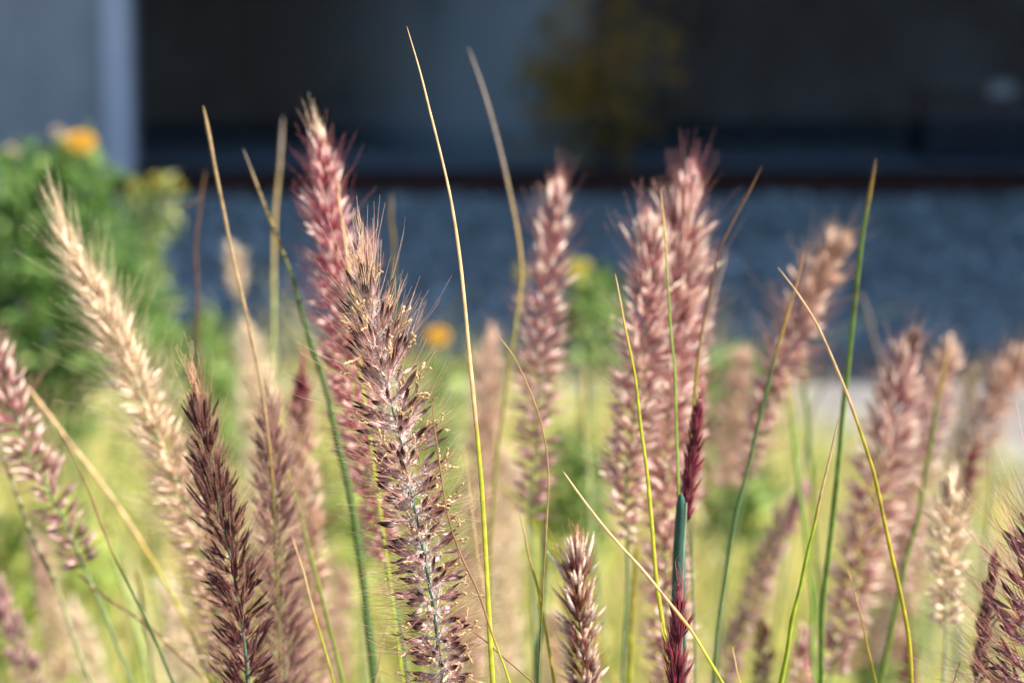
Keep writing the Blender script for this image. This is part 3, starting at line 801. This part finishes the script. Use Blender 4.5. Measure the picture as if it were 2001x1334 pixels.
bush('low plant with a dull yellow flower at right behind the crossing green stalks',
     [(1750, 1200, 60, 50), (1730, 1280, 70, 70)], 2.6, 50, 300, G2, [(1740, 1145, 22, 'bud')], stems=3)
bush('low bright green leafy plant at the far left behind the pale green stalk',
     [(30, 1100, 70, 60), (110, 1010, 50, 50), (60, 1210, 90, 80), (170, 1100, 50, 50)], 2.9, 56, 420, G4 + G3[:1], [], stems=4)

# ------------------------------------------------------------------ ground, gravel, grass
M_soil = surf_mat('dry_soil', srgb(100, 98, 97), srgb(148, 144, 141), 5, .9, .2, .5, 60)
M_gravel = surf_mat('blue_grey_gravel', srgb(88, 106, 114), srgb(160, 178, 186), 26, .8, .3, 1.0, kind='voronoi')


def sheet(name, x0, x1, y0, y1, z, mat, nx=2, ny=2):
    xs = np.linspace(x0, x1, nx); ys = np.linspace(y0, y1, ny)
    V = [(a, b, z) for b in ys for a in xs]
    Fc = [(j * nx + i, j * nx + i + 1, (j + 1) * nx + i + 1, (j + 1) * nx + i) for j in range(ny - 1) for i in range(nx - 1)]
    me = bpy.data.meshes.new(name); me.from_pydata(V, [], Fc); me.update(); me.materials.append(mat)
    o = bpy.data.objects.new(name, me); C.objects.link(o); return o


BY = PY(1000, 385, 1.0); s_ = BY - CAM
BY = -CAMZ / s_[2]                     # wall foot distance
tag(sheet('ground', -200, 200, -200, 200, 0, M_soil), kind='structure')
tag(sheet('gravel', -30, 12, 6.9, BY, .004, M_gravel), kind='structure')

# loose stones on the gravel give it relief
m = Mesh()
ns = 5200
xs = rng.uniform(-3.4, 3.4, ns); ys = rng.uniform(6.8, BY - .05, ns)
rs = rng.uniform(.010, .034, ns)
t = np.linspace(0, 1, 5)
ax_ = rng.normal(size=(ns, 3)); ax_[:, 2] *= .3; ax_ /= np.linalg.norm(ax_, axis=1, keepdims=True)
cen = np.stack([xs, ys, rs * .3], 1)
pts_ = cen[:, None] + ax_[:, None] * (rs[:, None] * (t - .5) * 2.2)[:, :, None]
rad_ = rs[:, None] * np.array([.12, .75, 1, .8, .12])[None] * rng.uniform(.8, 1.2, (ns, 5))
col_ = (srgb(132, 150, 158) * np.where(rng.uniform(size=(ns, 1)) < .10, 1.7, rng.uniform(.4, 1.2, (ns, 1))))[:, None].repeat(5, 1)
m.tubes(pts_, rad_, col_, sides=6, flat=.7)
M_stone = plant_mat('stone_grain', 0., .8, .3, 60, .3)
tag(m.build('gravel_stones', M_stone), 'loose grey gravel stones lying in the shade of the building', 'gravel', kind='stuff')

# grass tussocks as a mass
m = Mesh()
ng = 9000
ys = 2.0 + 3.2 * rng.uniform(0, 1, ng) ** .8
xs = rng.uniform(-1, 1, ng) * (ys * .24 + .15)
hmax = np.interp(xs / ys, [-.22, -.05, .1, .16, .22], [.58, .58, .52, .26, .13])
clump = .8 + .2 * np.sin(xs * 9 + 1.3) * np.sin(ys * 7 + .4)
hh = hmax * clump * rng.uniform(.55, 1.1, ng) * np.interp(ys, [2, 3, 5.2], [.95, 1., .75])
b0 = np.stack([xs, ys, np.zeros(ng)], 1)
lean = rng.normal(0, .28, (ng, 3)); lean[:, 2] = 0
t = np.linspace(0, 1, 6)
pts_ = b0[:, None] + np.array([0, 0, 1.])[None, None] * (hh[:, None] * t)[:, :, None] + lean[:, None] * (hh[:, None] * t ** 2)[:, :, None]
rad_ = rng.uniform(.0016, .0034, ng)[:, None] * np.array([1, 1.1, 1, .85, .55, .08])[None]
pal = np.array([srgb(220, 216, 138), srgb(198, 204, 124), srgb(240, 228, 168), srgb(178, 204, 112), srgb(246, 230, 200)])
col_ = (pal[rng.choice(5, ng, p=[.32, .28, .18, .13, .09])] * rng.uniform(.8, 1.2, (ng, 1)))[:, None].repeat(6, 1)
m.tubes(pts_, rad_, col_, sides=4, flat=.3)
tag(m.build('grass', M_grass), 'mass of yellow green grass leaves growing behind the plumes', 'grass', kind='stuff')

# ------------------------------------------------------------------ building
M_wall = surf_mat('grey_render', srgb(150, 156, 164), srgb(166, 171, 178), 6, .8, .3, .1, 90)
M_col = surf_mat('pale_blue_paint', srgb(196, 204, 222), srgb(208, 215, 230), 5, .5, .4, .05, 60)
M_plinth = surf_mat('rust_brown_steel', srgb(44, 26, 26), srgb(62, 34, 32), 14, .7, .3, .2, 70)
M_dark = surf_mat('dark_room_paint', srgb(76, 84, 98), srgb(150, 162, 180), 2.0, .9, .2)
M_floor = surf_mat('dark_room_floor', srgb(196, 204, 212), srgb(206, 214, 222), 3, .6, .3)
M_reflect = surf_mat('pale_reflection', srgb(176, 188, 198), srgb(186, 198, 208), 30, .9, .2, .2, 200)
M_blue = surf_mat('blue_plastic', srgb(36, 40, 58), srgb(46, 52, 70), 8, .5, .4)
M_white = surf_mat('white_plastic', srgb(200, 204, 206), srgb(216, 218, 220), 8, .5, .4)


def glass_mat():
    m, nt, N, L = newmat('tinted_glass')
    out = N.new('ShaderNodeOutputMaterial')
    tr = N.new('ShaderNodeBsdfTransparent'); tr.inputs['Color'].default_value = (.86, .90, .93, 1)
    gl = N.new('ShaderNodeBsdfGlossy'); gl.inputs['Roughness'].default_value = .02
    fr = N.new('ShaderNodeFresnel'); fr.inputs['IOR'].default_value = 1.2
    no = N.new('ShaderNodeTexNoise'); no.inputs['Scale'].default_value = 1.5
    bp = N.new('ShaderNodeBump'); bp.inputs['Strength'].default_value = .02
    L.new(no.outputs['Fac'], bp.inputs['Height']); L.new(bp.outputs[0], gl.inputs['Normal'])
    mx = N.new('ShaderNodeMixShader'); L.new(fr.outputs[0], mx.inputs['Fac']); L.new(tr.outputs[0], mx.inputs[1]); L.new(gl.outputs[0], mx.inputs[2])
    L.new(mx.outputs[0], out.inputs['Surface'])
    return m


M_glass = glass_mat()
zt = PY(1000, 338, BY)[2]                       # top of plinth
xa = PY(205, 200, BY)[0]; xb = PY(259, 200, BY)[0]
bld = empty('office_building', (0, BY, 0), 'grey building with a wide dark window, pale column and rust brown plinth', 'building')


def lb(lst):   # into the building's own frame
    return [(a, b, c - BY, d - BY, e, f) for a, b, c, d, e, f in lst]


XR = 6.0
boxes('wall', lb([(-9, xa, BY, BY + .3, .002, 1.19), (-9, XR, BY, BY + .3, 1.19, 9.0)]), M_wall, bld)
boxes('column', lb([(xa + .002, xb, BY - .06, BY + .2, zt, 1.188)]), M_col, bld, .004)
boxes('plinth', lb([(xa + .002, XR, BY - .03, BY + .26, .002, zt - .002)]), M_plinth, bld, .004)
win = boxes('window_frame', lb([(xb + .002, XR, BY + .03, BY + .09, 1.12, 1.188), (4.0, 4.06, BY + .03, BY + .09, zt, 1.12)]), M_plinth, bld)  # unseen low window head, shaped to darken the room towards the top
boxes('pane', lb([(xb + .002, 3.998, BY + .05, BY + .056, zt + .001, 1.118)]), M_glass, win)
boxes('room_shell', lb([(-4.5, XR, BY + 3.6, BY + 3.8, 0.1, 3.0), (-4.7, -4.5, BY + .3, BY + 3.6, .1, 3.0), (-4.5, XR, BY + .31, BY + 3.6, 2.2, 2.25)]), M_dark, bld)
boxes('room_floor', lb([(-4.5, XR, BY + .27, BY + 3.6, .01, .1)]), M_floor, bld)
boxes('unseen_shade_wing', lb([(XR + .002, 15, 6.1, BY + 6, .003, 12.0)]), M_wall, bld)  # unseen wing added to shade the gravel and the building front
boxes('roof', lb([(-9, XR, BY + .302, BY + 6, 8.7, 9.0)]), M_wall, bld)

# added pale sheet imitating the reflection in the pane, curving away to darken leftwards
def pane_reflection():
    plan = [(1158, BY + .42), (1080, BY + .45), (960, BY + .56), (850, BY + .85), (750, BY + 1.35), (660, BY + 2.0), (570, BY + 2.75), (480, BY + 3.5)]
    pl = catmull([(PY(x, 200, y)[0], y) for x, y in plan], 40)
    V, Fc = [], []
    nz = 8
    for j in range(nz):
        z = .1 + j / (nz - 1) * 1.75
        for i, (x, y) in enumerate(pl):
            lean = .16 * (1 - i / 39) * (z - .1)
            V.append((x, y + .012 * math.sin(i * 1.3) + .12 - .22 * min(z, 1.15), z))
    for j in range(nz - 1):
        for i in range(39):
            a = j * 40 + i; Fc.append((a, a + 1, a + 41, a + 40))
    me = bpy.data.meshes.new('reflection_sheet'); me.from_pydata(V, [], Fc); me.update(); me.materials.append(M_reflect)
    for p in me.polygons: p.use_smooth = True
    o = bpy.data.objects.new('reflection_sheet', me); C.objects.link(o)
    so = o.modifiers.new('thick', 'SOLIDIFY'); so.thickness = .02
    tag(o, 'pale grey blue curved sheet added as reflection behind the left half of the dark window', 'pane_reflection')
pane_reflection()


def warm_patch_leaves():  # leaves added to imitate the warm patch reflected in the pane
    b = PY(1190, 330, BY + .3); base = np.array([b[0], BY + .3, .1])
    root = empty('warm_patch_leaves', tuple(base), 'ochre leaves added behind the window glass for a warm reflection, top centre of the photo', 'plant')
    m = Mesh(); n = 430
    cen = [PY(x, y, BY + .3) for x, y in [(1190, 60), (1150, 110), (1100, 160), (1230, 100), (1180, 200), (1130, 240)]]
    ci = rng.integers(0, 6, n); pos = np.array(cen)[ci] + rng.normal(0, .15, (n, 3)) * np.array([1, .6, .9])
    pos[:, 1] = np.clip(pos[:, 1], BY + .12, BY + .4)
    dv = rng.normal(size=(n, 3)) * np.array([1, .5, 1]); dv /= np.linalg.norm(dv, axis=1, keepdims=True)
    nor = np.array([0, -1., .5]) + rng.normal(0, .5, (n, 3))
    pal = np.array([srgb(236, 178, 60), srgb(216, 164, 66), srgb(176, 146, 84)])
    m.leaves(pos, dv, nor, rng.uniform(.06, .12, n), rng.uniform(.02, .04, n), pal[rng.integers(0, 3, n)])
    m.build('foliage', M_leaf, root, tuple(base))
    m = Mesh()
    for c in cen:
        t = np.linspace(0, 1, 10)[:, None]; mid = np.array([base[0], base[1], c[2] * .7])
        m.tubes(((1 - t) ** 2 * base + 2 * t * (1 - t) * mid + t ** 2 * c)[None], np.linspace(.012, .005, 10)[None], np.repeat(srgb(80, 66, 46)[None], 10, 0)[None], sides=6)
    m.build('stem', M_stem, root, tuple(base))
warm_patch_leaves()


def rounded(name, x0, x1, y0, y1, z0, z1, mat, bev, label, cat, taper=.9):
    v, f = box_verts(x0, x1, y0, y1, z0, z1)
    cx, cy = (x0 + x1) / 2, (y0 + y1) / 2
    v = [((a - cx) * (taper if c == z1 else 1) + cx, (b - cy) * (taper if c == z1 else 1) + cy, c) for a, b, c in v]
    me = bpy.data.meshes.new(name); me.from_pydata(v, [], f); me.update(); me.materials.append(mat)
    o = bpy.data.objects.new(name, me); C.objects.link(o)
    mo = o.modifiers.new('b', 'BEVEL'); mo.width = bev; mo.segments = 3
    return tag(o, label, cat)


x0 = PY(1790, 250, BY + .9)[0]; x1 = PY(2040, 250, BY + .9)[0]
rounded('blue_patch_block', x0, x1, BY + .75, BY + 1.2, .1, PY(1850, 190, BY + .9)[2], M_blue, .04, 'dark blue block added for a bluish patch at the right end of the window', 'added block', .9)  # block added to give the bluish patch seen in the pane
c = PY(1965, 165, BY + .8)
rounded('pale_patch_block', c[0] - .08, c[0] + .06, BY + .80, BY + .92, PY(1850, 190, BY + .9)[2] + .001, PY(1850, 190, BY + .9)[2] + .08, M_white, .02, 'small pale block added on the dark blue one behind the window', 'parcel')  # block added to give the small pale patch in the pane

# ------------------------------------------------------------------ light
SUN_EL, SUN_AZ = R(42), R(93)            # azimuth from +Y towards +X
w = bpy.data.worlds.new('World'); S.world = w; w.use_nodes = True
nt = w.node_tree
bg = nt.nodes['Background']; sky = nt.nodes.new('ShaderNodeTexSky')
sky.sky_type = 'NISHITA'; sky.sun_disc = False; sky.sun_elevation = SUN_EL; sky.sun_rotation = SUN_AZ
nt.links.new(sky.outputs[0], bg.inputs['Color']); bg.inputs['Strength'].default_value = .064
sd = bpy.data.lights.new('sun', 'SUN'); sd.energy = 5.0; sd.angle = R(.5); sd.color = (1, .96, .91)
so = bpy.data.objects.new('sun', sd); C.objects.link(so)
to_sun = Vector((math.cos(SUN_EL) * math.sin(SUN_AZ), math.cos(SUN_EL) * math.cos(SUN_AZ), math.sin(SUN_EL)))
so.rotation_euler = to_sun.to_track_quat('Z', 'Y').to_euler()

S.view_settings.view_transform = 'Standard'; S.view_settings.look = 'None'
S.view_settings.exposure = 1.48; S.view_settings.gamma = 1.0
S.render.engine = 'CYCLES'
S.cycles.use_denoising = True
S.cycles.max_bounces = 14; S.cycles.diffuse_bounces = 10; S.cycles.transmission_bounces = 10; S.cycles.transparent_max_bounces = 12
S.cycles.use_adaptive_sampling = False
S.cycles.sample_clamp_indirect = 6
